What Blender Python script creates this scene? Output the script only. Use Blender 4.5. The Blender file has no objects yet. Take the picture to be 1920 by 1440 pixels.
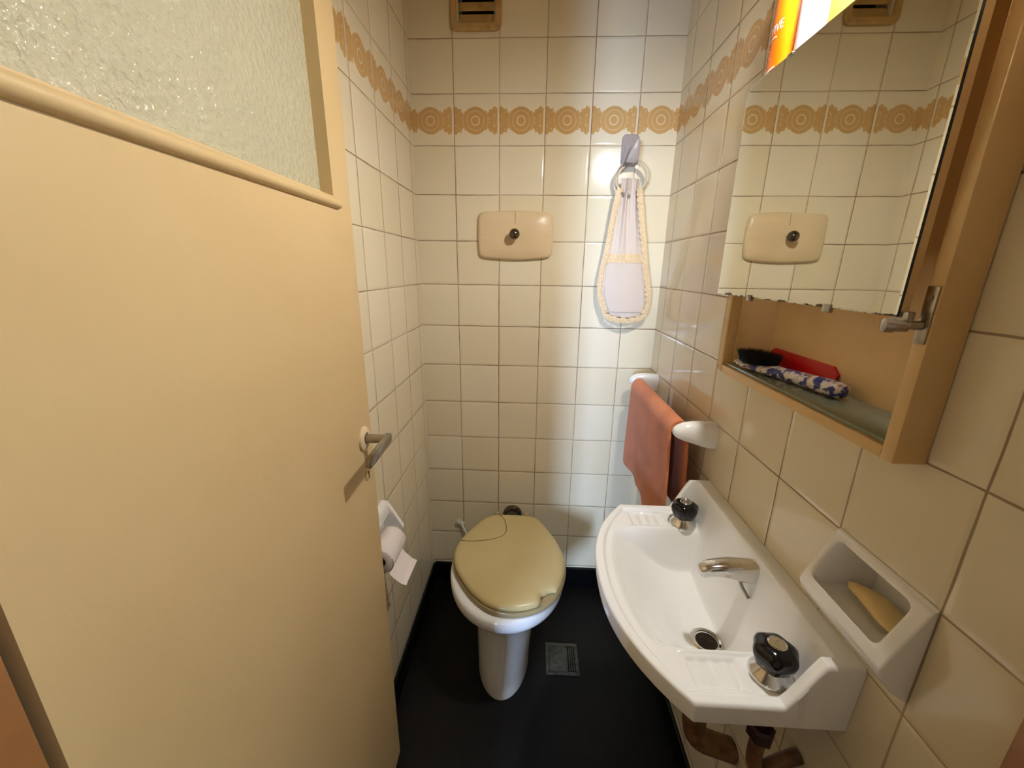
import bpy, bmesh, math, random
from mathutils import Vector, Matrix, noise as mnoise
random.seed(7)
S = bpy.context.scene
COL = S.collection
PI = math.pi

# ------------------------------------------------------------------ camera
cam_d = bpy.data.cameras.new('camera')
cam_d.sensor_width = 36.0
cam_d.lens = 752.87 / 1920 * 36.0
cam_d.clip_start = 0.01
cam = bpy.data.objects.new('camera', cam_d)
COL.objects.link(cam)
def _rot(y, p, r):
    return (Matrix.Rotation(y, 3, 'Z') @ Matrix.Rotation(p, 3, 'X') @ Matrix.Rotation(r, 3, 'Y'))
_R = _rot(0.0465, -0.2790, -0.0125)
_M = Matrix((_R.col[0], _R.col[2], -_R.col[1])).transposed().to_4x4()
_M.translation = (0.4213, -1.4983, 1.3568)
cam.matrix_world = _M
S.camera = cam

# ------------------------------------------------------------------ light, world, exposure
world = bpy.data.worlds.new('world')
S.world = world
world.use_nodes = True
bg = world.node_tree.nodes['Background']
bg.inputs[0].default_value = (0.75, 0.85, 1.0, 1)
bg.inputs[1].default_value = 0.6
BULB_POWER = 25.5
BULB_COLOR = (1.0, 1.0, 0.97)
DAY_POWER = 150.0
DAY_COLOR = (0.45, 0.64, 1.0)
S.view_settings.view_transform = 'Standard'
S.view_settings.look = 'None'
S.view_settings.exposure = 0.0
S.view_settings.gamma = 1.0
S.view_settings.use_curve_mapping = False

day = bpy.data.lights.new('daylight', 'AREA')          # daylight at the hall window
day.shape = 'RECTANGLE'; day.size = 0.22; day.size_y = 0.80
day.energy = DAY_POWER; day.color = DAY_COLOR
day_o = bpy.data.objects.new('daylight', day)
COL.objects.link(day_o)
day_o.location = (-0.60, -3.50, 1.10)
day_o.rotation_euler = (PI / 2, 0, 0)                  # looks along +Y

fill = bpy.data.lights.new('hall_fill_light', 'AREA')    # added cool fill, no known window; lifts surfaces facing the camera
fill.shape = 'RECTANGLE'; fill.size = 0.60; fill.size_y = 1.0
fill.energy = 15.0; fill.color = (0.62, 0.80, 1.0)
fill_o = bpy.data.objects.new('hall_fill_light', fill)
COL.objects.link(fill_o)
fill_o.location = (1.985, -1.85, 1.5)
fill_o.rotation_euler = (0, PI / 2, 0)                  # looks along -X

# ------------------------------------------------------------------ helpers
def srgb(r, g, b):
    f = lambda c: c / 12.92 if c <= 0.04045 else ((c + 0.055) / 1.055) ** 2.4
    return (f(r / 255), f(g / 255), f(b / 255), 1.0)

def mat(name, col, rough=0.4, metal=0.0, spec=0.5, noise=None, bump=None, coat=0.0, trans=0.0, ior=1.45, sheen=0.0, sss=0.0):
    """noise=(scale, second colour, low, high); bump=(scale, distance, detail)"""
    m = bpy.data.materials.new(name); m.use_nodes = True
    nt = m.node_tree; b = nt.nodes['Principled BSDF']
    b.inputs['Base Color'].default_value = col
    b.inputs['Roughness'].default_value = rough
    b.inputs['Metallic'].default_value = metal
    b.inputs['Specular IOR Level'].default_value = spec
    b.inputs['Coat Weight'].default_value = coat
    b.inputs['Transmission Weight'].default_value = trans
    b.inputs['IOR'].default_value = ior
    b.inputs['Sheen Weight'].default_value = sheen
    if sss:
        b.inputs['Subsurface Weight'].default_value = sss
        b.inputs['Subsurface Radius'].default_value = (0.01, 0.006, 0.004)
    tc = nt.nodes.new('ShaderNodeTexCoord')
    if noise:
        n = nt.nodes.new('ShaderNodeTexNoise'); n.inputs['Scale'].default_value = noise[0]; n.inputs['Detail'].default_value = 5
        r = nt.nodes.new('ShaderNodeMapRange'); r.inputs['From Min'].default_value = noise[2]; r.inputs['From Max'].default_value = noise[3]
        mx = nt.nodes.new('ShaderNodeMix'); mx.data_type = 'RGBA'
        mx.inputs['A'].default_value = col; mx.inputs['B'].default_value = noise[1]
        nt.links.new(tc.outputs['Object'], n.inputs['Vector']); nt.links.new(n.outputs['Fac'], r.inputs['Value'])
        nt.links.new(r.outputs['Result'], mx.inputs['Factor']); nt.links.new(mx.outputs['Result'], b.inputs['Base Color'])
    if bump:
        n = nt.nodes.new('ShaderNodeTexNoise'); n.inputs['Scale'].default_value = bump[0]
        n.inputs['Detail'].default_value = bump[2] if len(bump) > 2 else 3
        bp = nt.nodes.new('ShaderNodeBump'); bp.inputs['Distance'].default_value = bump[1]; bp.inputs['Strength'].default_value = 1.0
        nt.links.new(tc.outputs['Object'], n.inputs['Vector']); nt.links.new(n.outputs['Fac'], bp.inputs['Height'])
        nt.links.new(bp.outputs['Normal'], b.inputs['Normal'])
    return m

class NT:
    """tiny shader-math helper"""
    def __init__(s, m): s.t = m.node_tree
    def _in(s, sock, v):
        if isinstance(v, (int, float)): sock.default_value = v
        else: s.t.links.new(v, sock)
    def m(s, op, a, b=0.0, c=0.0, clamp=False):
        n = s.t.nodes.new('ShaderNodeMath'); n.operation = op; n.use_clamp = clamp
        s._in(n.inputs[0], a); s._in(n.inputs[1], b); s._in(n.inputs[2], c)
        return n.outputs[0]
    def step(s, v, lo, hi, a=0.0, b=1.0):
        n = s.t.nodes.new('ShaderNodeMapRange'); n.interpolation_type = 'SMOOTHSTEP'
        s._in(n.inputs['Value'], v)
        n.inputs['From Min'].default_value = lo; n.inputs['From Max'].default_value = hi
        n.inputs['To Min'].default_value = a; n.inputs['To Max'].default_value = b
        return n.outputs['Result']
    def mix(s, f, a, b):
        n = s.t.nodes.new('ShaderNodeMix'); n.data_type = 'RGBA'
        s._in(n.inputs['Factor'], f)
        for k, v in (('A', a), ('B', b)):
            if isinstance(v, tuple): n.inputs[k].default_value = v
            else: s.t.links.new(v, n.inputs[k])
        return n.outputs['Result']
    def vec(s, x, y, z=0.0):
        n = s.t.nodes.new('ShaderNodeCombineXYZ')
        for i, v in enumerate((x, y, z)): s._in(n.inputs[i], v)
        return n.outputs[0]
    def white(s, v):
        n = s.t.nodes.new('ShaderNodeTexWhiteNoise'); n.noise_dimensions = '3D'
        s.t.links.new(v, n.inputs['Vector'])
        sp = s.t.nodes.new('ShaderNodeSeparateXYZ'); s.t.links.new(n.outputs['Color'], sp.inputs[0])
        return sp.outputs
    def noise(s, v, scale, detail=3):
        n = s.t.nodes.new('ShaderNodeTexNoise'); n.inputs['Scale'].default_value = scale; n.inputs['Detail'].default_value = detail
        s.t.links.new(v, n.inputs['Vector']); return n.outputs['Fac']

TILE = 0.15
def tile_mat(name, axis, off, seed):
    m = bpy.data.materials.new(name); m.use_nodes = True
    q = NT(m); nt = m.node_tree; b = nt.nodes['Principled BSDF']
    tc = nt.nodes.new('ShaderNodeTexCoord'); sp = nt.nodes.new('ShaderNodeSeparateXYZ')
    P = tc.outputs['Object']; nt.links.new(P, sp.inputs[0])
    wob = q.m('MULTIPLY', q.m('SUBTRACT', q.noise(P, 9.0, 2), 0.5), 0.0035)
    u = q.m('DIVIDE', q.m('ADD', q.m('SUBTRACT', sp.outputs[axis], off), wob), TILE)
    v = q.m('DIVIDE', q.m('ADD', q.m('SUBTRACT', sp.outputs[2], 0.10), wob), TILE)
    fu, fv = q.m('FRACT', u), q.m('FRACT', v)
    iu, iv = q.m('FLOOR', u), q.m('FLOOR', v)
    rnd = q.white(q.vec(iu, iv, seed))
    du = q.m('SUBTRACT', 0.5, q.m('ABSOLUTE', q.m('SUBTRACT', fu, 0.5)))
    dv = q.m('SUBTRACT', 0.5, q.m('ABSOLUTE', q.m('SUBTRACT', fv, 0.5)))
    d = q.m('MINIMUM', du, dv)
    gw = q.m('MULTIPLY', q.noise(P, 23.0, 2), 0.010)
    grout = q.step(q.m('SUBTRACT', d, gw), 0.001, 0.009, 1.0, 0.0)
    # glaze: two creams, slightly different for each tile
    c = q.mix(rnd[0], srgb(228, 214, 183), srgb(234, 222, 195))
    c = q.mix(q.step(q.noise(P, 5.0, 4), 0.45, 0.75, 0.0, 0.25), c, srgb(222, 204, 168))
    # printed border on one course of tiles
    pu = q.m('SUBTRACT', fu, 0.47); pv = q.m('SUBTRACT', fv, 0.49)
    r = q.m('SQRT', q.m('ADD', q.m('MULTIPLY', pu, pu), q.m('MULTIPLY', pv, pv)))
    disc = q.step(r, 0.262, 0.275, 1.0, 0.0)
    au = q.m('ABSOLUTE', pu); av = q.m('ABSOLUTE', pv)
    scal = q.m('ADD', 0.205, q.m('MULTIPLY', q.m('SINE', q.m('MULTIPLY', fu, 44.0)), 0.022))
    scal = q.m('ADD', scal, q.m('MULTIPLY', q.step(au, 0.22, 0.42), 0.045))
    notch = q.step(q.m('ABSOLUTE', q.m('SUBTRACT', au, 0.275)), 0.0, 0.05, -0.09, 0.0)
    leaf = q.step(q.m('SUBTRACT', av, q.m('ADD', scal, notch)), -0.006, 0.006, 1.0, 0.0)
    leaf = q.m('MULTIPLY', leaf, q.step(au, 0.478, 0.486, 1.0, 0.0))
    pat = q.m('MAXIMUM', disc, leaf)
    ring1 = q.m('MULTIPLY', q.step(q.m('ABSOLUTE', q.m('SUBTRACT', r, 0.088)), 0.006, 0.016, 1.0, 0.0), 0.75)
    ring2 = q.m('MULTIPLY', q.step(q.m('ABSOLUTE', q.m('SUBTRACT', r, 0.19)), 0.004, 0.018, 1.0, 0.0), 0.28)
    ring3 = q.m('MULTIPLY', q.step(q.m('ABSOLUTE', q.m('SUBTRACT', r, 0.275)), 0.003, 0.013, 1.0, 0.0), 0.30)
    vein = q.m('MULTIPLY', q.step(q.noise(q.vec(q.m('MULTIPLY', fu, 9.0), q.m('MULTIPLY', av, 9.0), 3.1), 1.6, 2), 0.56, 0.66), q.m('MULTIPLY', q.step(r, 0.27, 0.29), 0.30))
    lite = q.m('MAXIMUM', q.m('MAXIMUM', ring1, ring2), q.m('MAXIMUM', ring3, vein))
    pat = q.m('MULTIPLY', pat, q.m('SUBTRACT', 1.0, lite))
    band = q.step(q.m('ABSOLUTE', q.m('SUBTRACT', iv, 11.0)), 0.2, 0.4, 1.0, 0.0)
    pat = q.m('MULTIPLY', pat, band)
    c = q.mix(pat, c, srgb(203, 162, 104))
    c = q.mix(q.m('MULTIPLY', grout, q.step(q.noise(P, 2.2, 3), .35, .65, .55, .95)), c, srgb(122, 88, 52))
    nt.links.new(c, b.inputs['Base Color'])
    b.inputs['Specular IOR Level'].default_value = 0.5
    nt.links.new(q.m('ADD', q.m('MULTIPLY', grout, 0.6), q.m('ADD', 0.07, q.m('MULTIPLY', rnd[1], 0.06))), b.inputs['Roughness'])
    # glaze relief: rounded edges, every tile set a hair out of true
    h = q.m('MULTIPLY', q.step(d, 0.0, 0.055), 0.0009)
    t1 = q.m('MULTIPLY', q.m('MULTIPLY', q.m('SUBTRACT', fu, 0.5), q.m('SUBTRACT', rnd[1], 0.5)), 0.0022)
    t2 = q.m('MULTIPLY', q.m('MULTIPLY', q.m('SUBTRACT', fv, 0.5), q.m('SUBTRACT', rnd[2], 0.5)), 0.0022)
    wv = q.m('MULTIPLY', q.noise(P, 14.0, 1), 0.0006)
    h = q.m('ADD', q.m('ADD', h, wv), q.m('ADD', t1, t2))
    bp = nt.nodes.new('ShaderNodeBump'); bp.inputs['Distance'].default_value = 1.0; bp.inputs['Strength'].default_value = 1.0
    nt.links.new(h, bp.inputs['Height']); nt.links.new(bp.outputs['Normal'], b.inputs['Normal'])
    return m

class MB:
    """mesh builder: everything added ends up in ONE mesh object"""
    def __init__(s): s.bm = bmesh.new(); s.slot = 0
    def _fin(s, faces):
        for f in faces: f.material_index = s.slot
    def box(s, x0, x1, y0, y1, z0, z1, bev=0.0, seg=2):
        vs = [s.bm.verts.new((x, y, z)) for x in (x0, x1) for y in (y0, y1) for z in (z0, z1)]
        idx = ((0, 1, 3, 2), (4, 6, 7, 5), (0, 4, 5, 1), (2, 3, 7, 6), (0, 2, 6, 4), (1, 5, 7, 3))
        fs = [s.bm.faces.new([vs[i] for i in f]) for f in idx]
        s._fin(fs)
        if bev:
            es = list({e for f in fs for e in f.edges})
            r = bmesh.ops.bevel(s.bm, geom=es, offset=bev, segments=seg, profile=0.5, affect='EDGES')
            s._fin(r['faces'])
        return s
    def loft(s, rings, cap0=True, cap1=True, closed=True):
        R = [[s.bm.verts.new(p) for p in r] for r in rings]
        n = len(R[0]); fs = []
        for a, b in zip(R, R[1:]):
            for i in range(n if closed else n - 1):
                j = (i + 1) % n
                try: fs.append(s.bm.faces.new((a[i], a[j], b[j], b[i])))
                except ValueError: pass
        if cap0: fs.append(s.bm.faces.new(list(reversed(R[0]))))
        if cap1: fs.append(s.bm.faces.new(R[-1]))
        s._fin(fs); return s
    def lathe(s, prof, origin=(0, 0, 0), axis=(0, 0, 1), n=40, cap0=True, cap1=True):
        """prof: (radius, distance along the axis)"""
        a = Vector(axis).normalized(); t = a.orthogonal().normalized(); b = a.cross(t); o = Vector(origin)
        rings = [[o + a * h + (t * math.cos(2 * PI * i / n) + b * math.sin(2 * PI * i / n)) * max(r, 1e-5) for i in range(n)] for r, h in prof]
        return s.loft(rings, cap0, cap1)
    def tube(s, pts, r, n=12, smooth=0, closed=False):
        P = [Vector(p) for p in pts]
        for _ in range(smooth):
            Q = [] if closed else [P[0]]
            m = len(P)
            for i in range(m if closed else m - 1):
                a, b = P[i], P[(i + 1) % m]; Q += [a * .75 + b * .25, a * .25 + b * .75]
            if not closed: Q.append(P[-1])
            P = Q
        rr = r if callable(r) else (lambda t: r)
        rings = []; m = len(P); up = None
        for i, p in enumerate(P):
            if closed: d = (P[(i + 1) % m] - P[i - 1]).normalized()
            else: d = (P[min(i + 1, m - 1)] - P[max(i - 1, 0)]).normalized()
            if up is None: up = d.orthogonal().normalized()
            up = (up - d * up.dot(d)).normalized(); v = d.cross(up)
            k = rr(i / max(1, m - 1))
            rings.append([p + (up * math.cos(2 * PI * j / n) + v * math.sin(2 * PI * j / n)) * k for j in range(n)])
        if closed: rings.append(rings[0]); 
        if closed:
            R = [[s.bm.verts.new(q) for q in rg] for rg in rings[:-1]]; fs = []
            for i in range(len(R)):
                a, b = R[i], R[(i + 1) % len(R)]
                for j in range(n): fs.append(s.bm.faces.new((a[j], a[(j + 1) % n], b[(j + 1) % n], b[j])))
            s._fin(fs); return s
        return s.loft(rings)
    def sphere(s, c, r, n=24, sc=(1, 1, 1)):
        rings = []
        for i in range(1, n // 2):
            a = PI * i / (n // 2)
            rings.append([(c[0] + r * sc[0] * math.sin(a) * math.cos(2 * PI * j / n), c[1] + r * sc[1] * math.sin(a) * math.sin(2 * PI * j / n), c[2] - r * sc[2] * math.cos(a)) for j in range(n)])
        return s.loft(rings)
    def grid(s, fn, nu, nv, flip=False):
        V = [[s.bm.verts.new(fn(i / nu, j / nv)) for j in range(nv + 1)] for i in range(nu + 1)]
        fs = []
        for i in range(nu):
            for j in range(nv):
                q = (V[i][j], V[i + 1][j], V[i + 1][j + 1], V[i][j + 1])
                fs.append(s.bm.faces.new(tuple(reversed(q)) if flip else q))
        s._fin(fs); return V
    def build(s, name, m, parent=None, smooth=True, angle=35, fix=True, mods=()):
        bm = s.bm
        if fix: bmesh.ops.recalc_face_normals(bm, faces=bm.faces)
        me = bpy.data.meshes.new(name); bm.to_mesh(me); bm.free()
        for k in (m if isinstance(m, (list, tuple)) else [m]): me.materials.append(k)
        if smooth:
            me.shade_smooth()
            try: me.set_sharp_from_angle(angle=math.radians(angle))
            except Exception: pass
        o = bpy.data.objects.new(name, me); COL.objects.link(o)
        if parent: attach(o, parent)
        return o

def attach(o, parent):
    o.parent = parent
    o.matrix_parent_inverse = Matrix.Translation(parent_world(parent)).inverted()
def parent_world(p):
    v = Vector(p.location)
    return v
def thing(name, label, cat, loc=(0, 0, 0), group=None, kind=None):
    o = bpy.data.objects.new(name, None); COL.objects.link(o)
    o.location = loc; o.empty_display_size = 0.05
    return tag(o, label, cat, group, kind)
def tag(o, label=None, cat=None, group=None, kind=None):
    if label: o['label'] = label
    if cat: o['category'] = cat
    if group: o['group'] = group
    if kind: o['kind'] = kind
    return o
def struct(o, label, cat): return tag(o, label, cat, None, 'structure')

def slab(name, m, axis, a, b, us, vs, holes):
    """wall slab between a and b along axis; us/vs: break lines of the two other axes; holes: (iu, iv) cells left open"""
    mb = MB(); ax = [i for i in range(3) if i != axis]
    def P(w, u, v):
        p = [0, 0, 0]; p[axis] = w; p[ax[0]] = u; p[ax[1]] = v; return p
    bm = mb.bm; V = {}
    def vert(k, i, j):
        if (k, i, j) not in V: V[(k, i, j)] = bm.verts.new(P((a, b)[k], us[i], vs[j]))
        return V[(k, i, j)]
    nu, nv = len(us) - 1, len(vs) - 1
    solid = lambda i, j: 0 <= i < nu and 0 <= j < nv and (i, j) not in holes
    for i in range(nu):
        for j in range(nv):
            if not solid(i, j): continue
            for k in (0, 1): bm.faces.new([vert(k, *c) for c in ((i, j), (i + 1, j), (i + 1, j + 1), (i, j + 1))])
            for (di, dj, c0, c1) in ((-1, 0, (i, j), (i, j + 1)), (1, 0, (i + 1, j), (i + 1, j + 1)), (0, -1, (i, j), (i + 1, j)), (0, 1, (i, j + 1), (i + 1, j + 1))):
                if not solid(i + di, j + dj):
                    bm.faces.new((vert(0, *c0), vert(0, *c1), vert(1, *c1), vert(1, *c0)))
    return mb.build(name, m, smooth=False)

# ------------------------------------------------------------------ materials
XL, W, H = 0.0117, 0.8759, 2.42
M_tb = tile_mat('tiles_back', 0, 0.0, 1.0)
M_tl = tile_mat('tiles_left', 1, -0.1929, 2.0)
M_tr = tile_mat('tiles_right', 1, -0.2229, 3.0)
M_floor = mat('black_floor', srgb(11, 10, 9), 0.5, spec=.25, noise=(30, srgb(24, 22, 18), .55, .85), bump=(60, .0006))
M_base = mat('black_skirting', srgb(8, 8, 9), 0.3, spec=.3, bump=(40, .0004))
M_ceil = mat('ceiling_paint', srgb(226, 212, 184), 0.8)
M_plaster = mat('hall_plaster', srgb(205, 190, 165), 0.85)
M_hallfl = mat('hall_boards', srgb(96, 60, 34), 0.5, noise=(8, srgb(70, 42, 24), .4, .7))
M_door = mat('door_paint', srgb(214, 186, 137), 0.42, noise=(3.0, srgb(206, 176, 125), .35, .75), bump=(90, .0003))
M_jamb = mat('jamb_paint', srgb(150, 102, 58), 0.45, noise=(14, srgb(124, 80, 42), .5, .8))  # brown also carries the shade on the cream hinge-side jamb
M_cab = mat('cabinet_paint', srgb(226, 190, 134), 0.45, noise=(10, srgb(216, 176, 118), .45, .8), bump=(70, .0005))
M_porc = mat('white_porcelain', srgb(246, 244, 241), 0.09, coat=0.3)
M_porc2 = mat('white_glazed_ceramic', srgb(246, 243, 240), 0.12, coat=0.3, bump=(25, .0004))
M_chrome = mat('chrome', (0.72, 0.71, 0.69, 1), 0.10, metal=1.0, noise=(40, (0.5, 0.48, 0.44, 1), .55, .75))
M_steel = mat('worn_steel', (0.42, 0.39, 0.34, 1), 0.28, metal=1.0, noise=(30, (0.25, 0.2, 0.14, 1), .5, .7))
M_darkmetal = mat('tarnished_metal', (0.16, 0.13, 0.10, 1), 0.2, metal=1.0, noise=(90, (0.10, 0.08, 0.06, 1), .45, .7))
M_black = mat('black_plastic', srgb(12, 12, 13), 0.12)
M_dark = mat('dark_hole', srgb(6, 5, 5), 0.6)
M_cream = mat('cream_plastic', srgb(226, 202, 164), 0.3, noise=(6, srgb(218, 190, 148), .4, .8))
M_vent = mat('vent_plastic', srgb(190, 156, 100), 0.45, noise=(25, srgb(140, 100, 52), .5, .85))
M_white_pl = mat('white_plastic', srgb(232, 228, 220), 0.3)
M_lilac_pl = mat('lilac_plastic', srgb(170, 158, 154), 0.28)
M_glass = mat('clear_plastic', (0.96, 0.95, 0.93, 1), 0.03, trans=1.0, ior=1.45)
M_shelf_glass = mat('shelf_glass', (0.50, 0.56, 0.42, 1), 0.03, trans=0.55, ior=1.5)
M_mirror = mat('mirror_silver', (0.80, 0.81, 0.74, 1), 0.015, metal=1.0)
# old mirror: the silvering has gone in a ragged line along the bottom edge
_q = NT(M_mirror); _n = M_mirror.node_tree; _b = _n.nodes['Principled BSDF']
_tc = _n.nodes.new('ShaderNodeTexCoord'); _sp = _n.nodes.new('ShaderNodeSeparateXYZ'); _n.links.new(_tc.outputs['Object'], _sp.inputs[0])
_d = _q.m('SUBTRACT', _q.m('SUBTRACT', _sp.outputs[2], 1.311), _q.m('MULTIPLY', _q.step(_q.noise(_tc.outputs['Object'], 55, 5), .42, .8), .0060))
_k = _q.step(_d, 0.0, .0016, 1.0, 0.0)
_n.links.new(_q.mix(_k, (0.80, 0.81, 0.74, 1), (0.12, 0.09, 0.05, 1)), _b.inputs['Base Color'])
_n.links.new(_q.m('ADD', .015, _q.m('MULTIPLY', _k, .45)), _b.inputs['Roughness'])
M_mirror_edge = mat('mirror_edge', srgb(40, 46, 52), 0.25)
M_lid = mat('toilet_lid_plastic', srgb(206, 186, 134), 0.26, noise=(4, srgb(196, 174, 120), .4, .8))
M_seat = mat('toilet_seat_plastic', srgb(170, 152, 112), 0.3)
M_crack = mat('lid_crack', srgb(120, 98, 56), 0.6)
M_paper = mat('toilet_paper', srgb(238, 226, 220), 0.95, bump=(300, .0003))
M_card = mat('cardboard_core', srgb(120, 92, 66), 0.9)
M_lace = mat('beige_lace', srgb(220, 190, 146), 0.9, noise=(150, srgb(230, 206, 168), .4, .65), bump=(260, .002))
M_cloth = mat('white_cotton', srgb(214, 197, 182), 0.95, bump=(240, .0006), sheen=.2)
M_orange = mat('orange_terry', srgb(222, 130, 76), 1.0, noise=(9, srgb(186, 96, 44), .45, .8), bump=(420, .0035, 2), sheen=.3)
M_soap = mat('soap', srgb(244, 214, 150), 0.5, sss=.2)
M_copper = mat('old_brown_pipe', srgb(126, 92, 60), 0.45, noise=(35, srgb(92, 62, 36), .45, .65))
M_nut = mat('dark_nut', srgb(66, 44, 46), 0.4, metal=.3)
M_red = mat('red_plastic', srgb(176, 10, 12), 0.3)
M_bristle = mat('black_bristles', srgb(10, 10, 9), 0.6)
M_orangeb = mat('orange_bottle', srgb(226, 112, 8), 0.22, noise=(12, srgb(232, 134, 24), .4, .8))
M_whiteb = mat('white_bottle', srgb(206, 202, 208), 0.25)
M_yellowb = mat('pale_yellow_bottle', srgb(178, 160, 78), 0.3)
M_redb = mat('dark_red_bottle', srgb(110, 16, 34), 0.25)
M_ink = mat('white_print', srgb(250, 244, 232), 0.4)
M_ink2 = mat('brown_print', srgb(150, 84, 20), 0.5)
M_ink3 = mat('plum_print', srgb(150, 60, 70), 0.4)

# obscured (bumpy) glass of the door
M_obsc = bpy.data.materials.new('obscured_glass'); M_obsc.use_nodes = True
_q = NT(M_obsc); _n = M_obsc.node_tree; _b = _n.nodes['Principled BSDF']
_b.inputs['Base Color'].default_value = srgb(236, 230, 198)
_b.inputs['Transmission Weight'].default_value = 0.38
_b.inputs['Roughness'].default_value = 0.035
_b.inputs['Specular IOR Level'].default_value = 0.8
_tc = _n.nodes.new('ShaderNodeTexCoord')
_vo = _n.nodes.new('ShaderNodeTexVoronoi'); _vo.feature = 'SMOOTH_F1'; _vo.inputs['Scale'].default_value = 130; _vo.inputs['Smoothness'].default_value = .6
_n.links.new(_tc.outputs['Object'], _vo.inputs['Vector'])
_h = _q.m('ADD', _q.m('MULTIPLY', _vo.outputs['Distance'], 0.0030), _q.m('MULTIPLY', _q.noise(_tc.outputs['Object'], 300, 2), 0.0022))
_bp = _n.nodes.new('ShaderNodeBump'); _bp.inputs['Distance'].default_value = 1.0
_n.links.new(_h, _bp.inputs['Height']); _n.links.new(_bp.outputs['Normal'], _b.inputs['Normal'])

# brush handle: blue, white and gold marbling
M_marble = bpy.data.materials.new('marbled_handle'); M_marble.use_nodes = True
_q = NT(M_marble); _n = M_marble.node_tree; _b = _n.nodes['Principled BSDF']; _b.inputs['Roughness'].default_value = .3
_tc = _n.nodes.new('ShaderNodeTexCoord')
_c = _q.mix(_q.step(_q.noise(_tc.outputs['Object'], 75, 3), .46, .54), srgb(52, 60, 128), srgb(226, 216, 204))
_c = _q.mix(_q.step(_q.noise(_tc.outputs['Object'], 58, 4), .56, .63), _c, srgb(176, 132, 96))
_n.links.new(_c, _b.inputs['Base Color'])

# worn metal of the floor drain
M_drain = mat('dull_drain_metal', srgb(86, 86, 78), 0.42, metal=.55, noise=(60, srgb(64, 58, 42), .42, .7), bump=(90, .001))

# ------------------------------------------------------------------ the room
o = MB().box(XL - .12, W + .14, -1.42, 0.12, -0.06, 0).build('floor', M_floor, smooth=False)
struct(o, 'black painted floor of the small toilet', 'floor')
o = MB().box(XL - .12, W + .14, -1.42, 0.12, H, H + .06).build('ceiling', M_ceil, smooth=False)
struct(o, 'plain ceiling above the toilet', 'ceiling')
o = slab('wall_back', M_tb, 1, 0, 0.12, [XL - .12, .170, .283, W + .14], [0, 2.090, 2.282, H], {(1, 1)})
struct(o, 'cream tiled back wall with a patterned border', 'wall')
o = MB().box(XL - .12, XL, -1.42, 0, 0, H).build('wall_left', M_tl, smooth=False)
struct(o, 'cream tiled left wall behind the open door', 'wall')
NY0, NY1, NZ0, NZ1 = -1.044, -0.626, 1.160, 1.664      # cabinet recess
SY0, SY1, SZ0, SZ1 = -1.110, -0.985, 0.905, 0.990      # soap recess
o = slab('wall_right', M_tr, 0, W, W + .14, [-1.42, SY0, NY0, SY1, NY1, 0], [0, SZ0, SZ1, NZ0, NZ1, H], {(1, 1), (2, 1), (2, 3), (3, 3)})
struct(o, 'cream tiled right wall behind the basin', 'wall')
OX0, OX1, OZ = 0.094, 0.853, 2.03
o = slab('wall_front', M_plaster, 1, -1.44, -1.32, [-1.6, OX0 - .03, OX1 + .022, 2.0], [0, OZ + .03, 2.6], {(1, 0)})
struct(o, 'plastered wall around the doorway', 'wall')
# door lining
o = MB().box(OX0 - .03, OX0, -1.445, -1.318, 0, OZ, .003).build('trim_1', M_jamb); struct(o, 'door jamb on the hinge side, shade put into its brown colour', 'door frame')
o = MB().box(OX1, OX1 + .0226, -1.445, -1.222, 0, OZ, .003).build('trim_2', M_jamb); struct(o, 'brown painted door jamb on the right', 'door frame')
o = MB().box(OX0 - .03, OX1 + .0226, -1.445, -1.318, OZ, OZ + .03, .003).build('trim_3', M_jamb); struct(o, 'brown painted head of the door frame', 'door frame')
# skirting
o = MB().box(XL + .007, W - .007, -0.014, -0.0004, 0, .093, .003).build('baseboard_back', M_base); struct(o, 'black skirting along the back wall', 'baseboard')
o = MB().box(XL + .0004, XL + .010, -1.318, -0.0145, 0, .096, .003).build('baseboard_left', M_base); struct(o, 'black skirting along the left wall', 'baseboard')
o = MB().box(W - .010, W - .0004, -1.22, -0.0145, 0, .082, .003).build('baseboard_right', M_base); struct(o, 'black skirting along the right wall', 'baseboard')
# the hall the photograph is taken from, with its window, an added fill window and a light slot
HB = -2.30
o = MB().box(-1.72, 2.12, -3.62, -1.42, -0.06, 0).build('floor_hall', M_hallfl, smooth=False); struct(o, 'brown boards of the hall', 'floor')
o = MB().box(-1.72, 2.12, -3.62, -1.32, 2.6, 2.66).build('ceiling_hall', M_ceil, smooth=False); struct(o, 'hall ceiling', 'ceiling')
o = MB().box(-1.72, -1.6, -3.62, -1.32, 0, 2.6).build('wall_hall_left', M_plaster, smooth=False); struct(o, 'left wall of the hall', 'wall')
o = MB().box(2.0, 2.12, -3.62, -1.32, 0, 2.6).build('wall_hall_right', M_plaster, smooth=False); struct(o, 'right wall of the hall', 'wall')
mb = MB()
for a in ((-2.21, -2.17, .98, 2.02), (-1.53, -1.49, .98, 2.02), (-2.17, -1.53, .98, 1.0), (-2.17, -1.53, 2.0, 2.02)): mb.box(1.975, 2.0, a[0], a[1], a[2], a[3])
o = mb.build('fill_window', M_cab, smooth=False); struct(o, 'added frame round the fill light on the side wall of the hall', 'window')  # made-up window frame, goes with the added fill light
o = slab('wall_light_slot', M_plaster, 1, HB - .1, HB, [-1.6, -.33, -.09, 2.0], [0, 1.43, 2.6], {(1, 0)}); struct(o, 'added unseen partition with a slot that trims the daylight', 'wall')  # unseen partition added so its slot keeps daylight off the basin front
o = slab('wall_far', M_plaster, 1, -3.62, -3.50, [-1.6, -.77, -.43, 2.0], [0, .68, 1.52, 2.6], {(1, 1)}); struct(o, 'far wall with a narrow window', 'wall')
mb = MB()
for a in ((-.78, -.76, .67, 1.53), (-.44, -.42, .67, 1.53), (-.76, -.44, .67, .69), (-.76, -.44, 1.51, 1.53)):
    mb.box(a[0], a[1], -3.505, -3.485, a[2], a[3])
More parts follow.
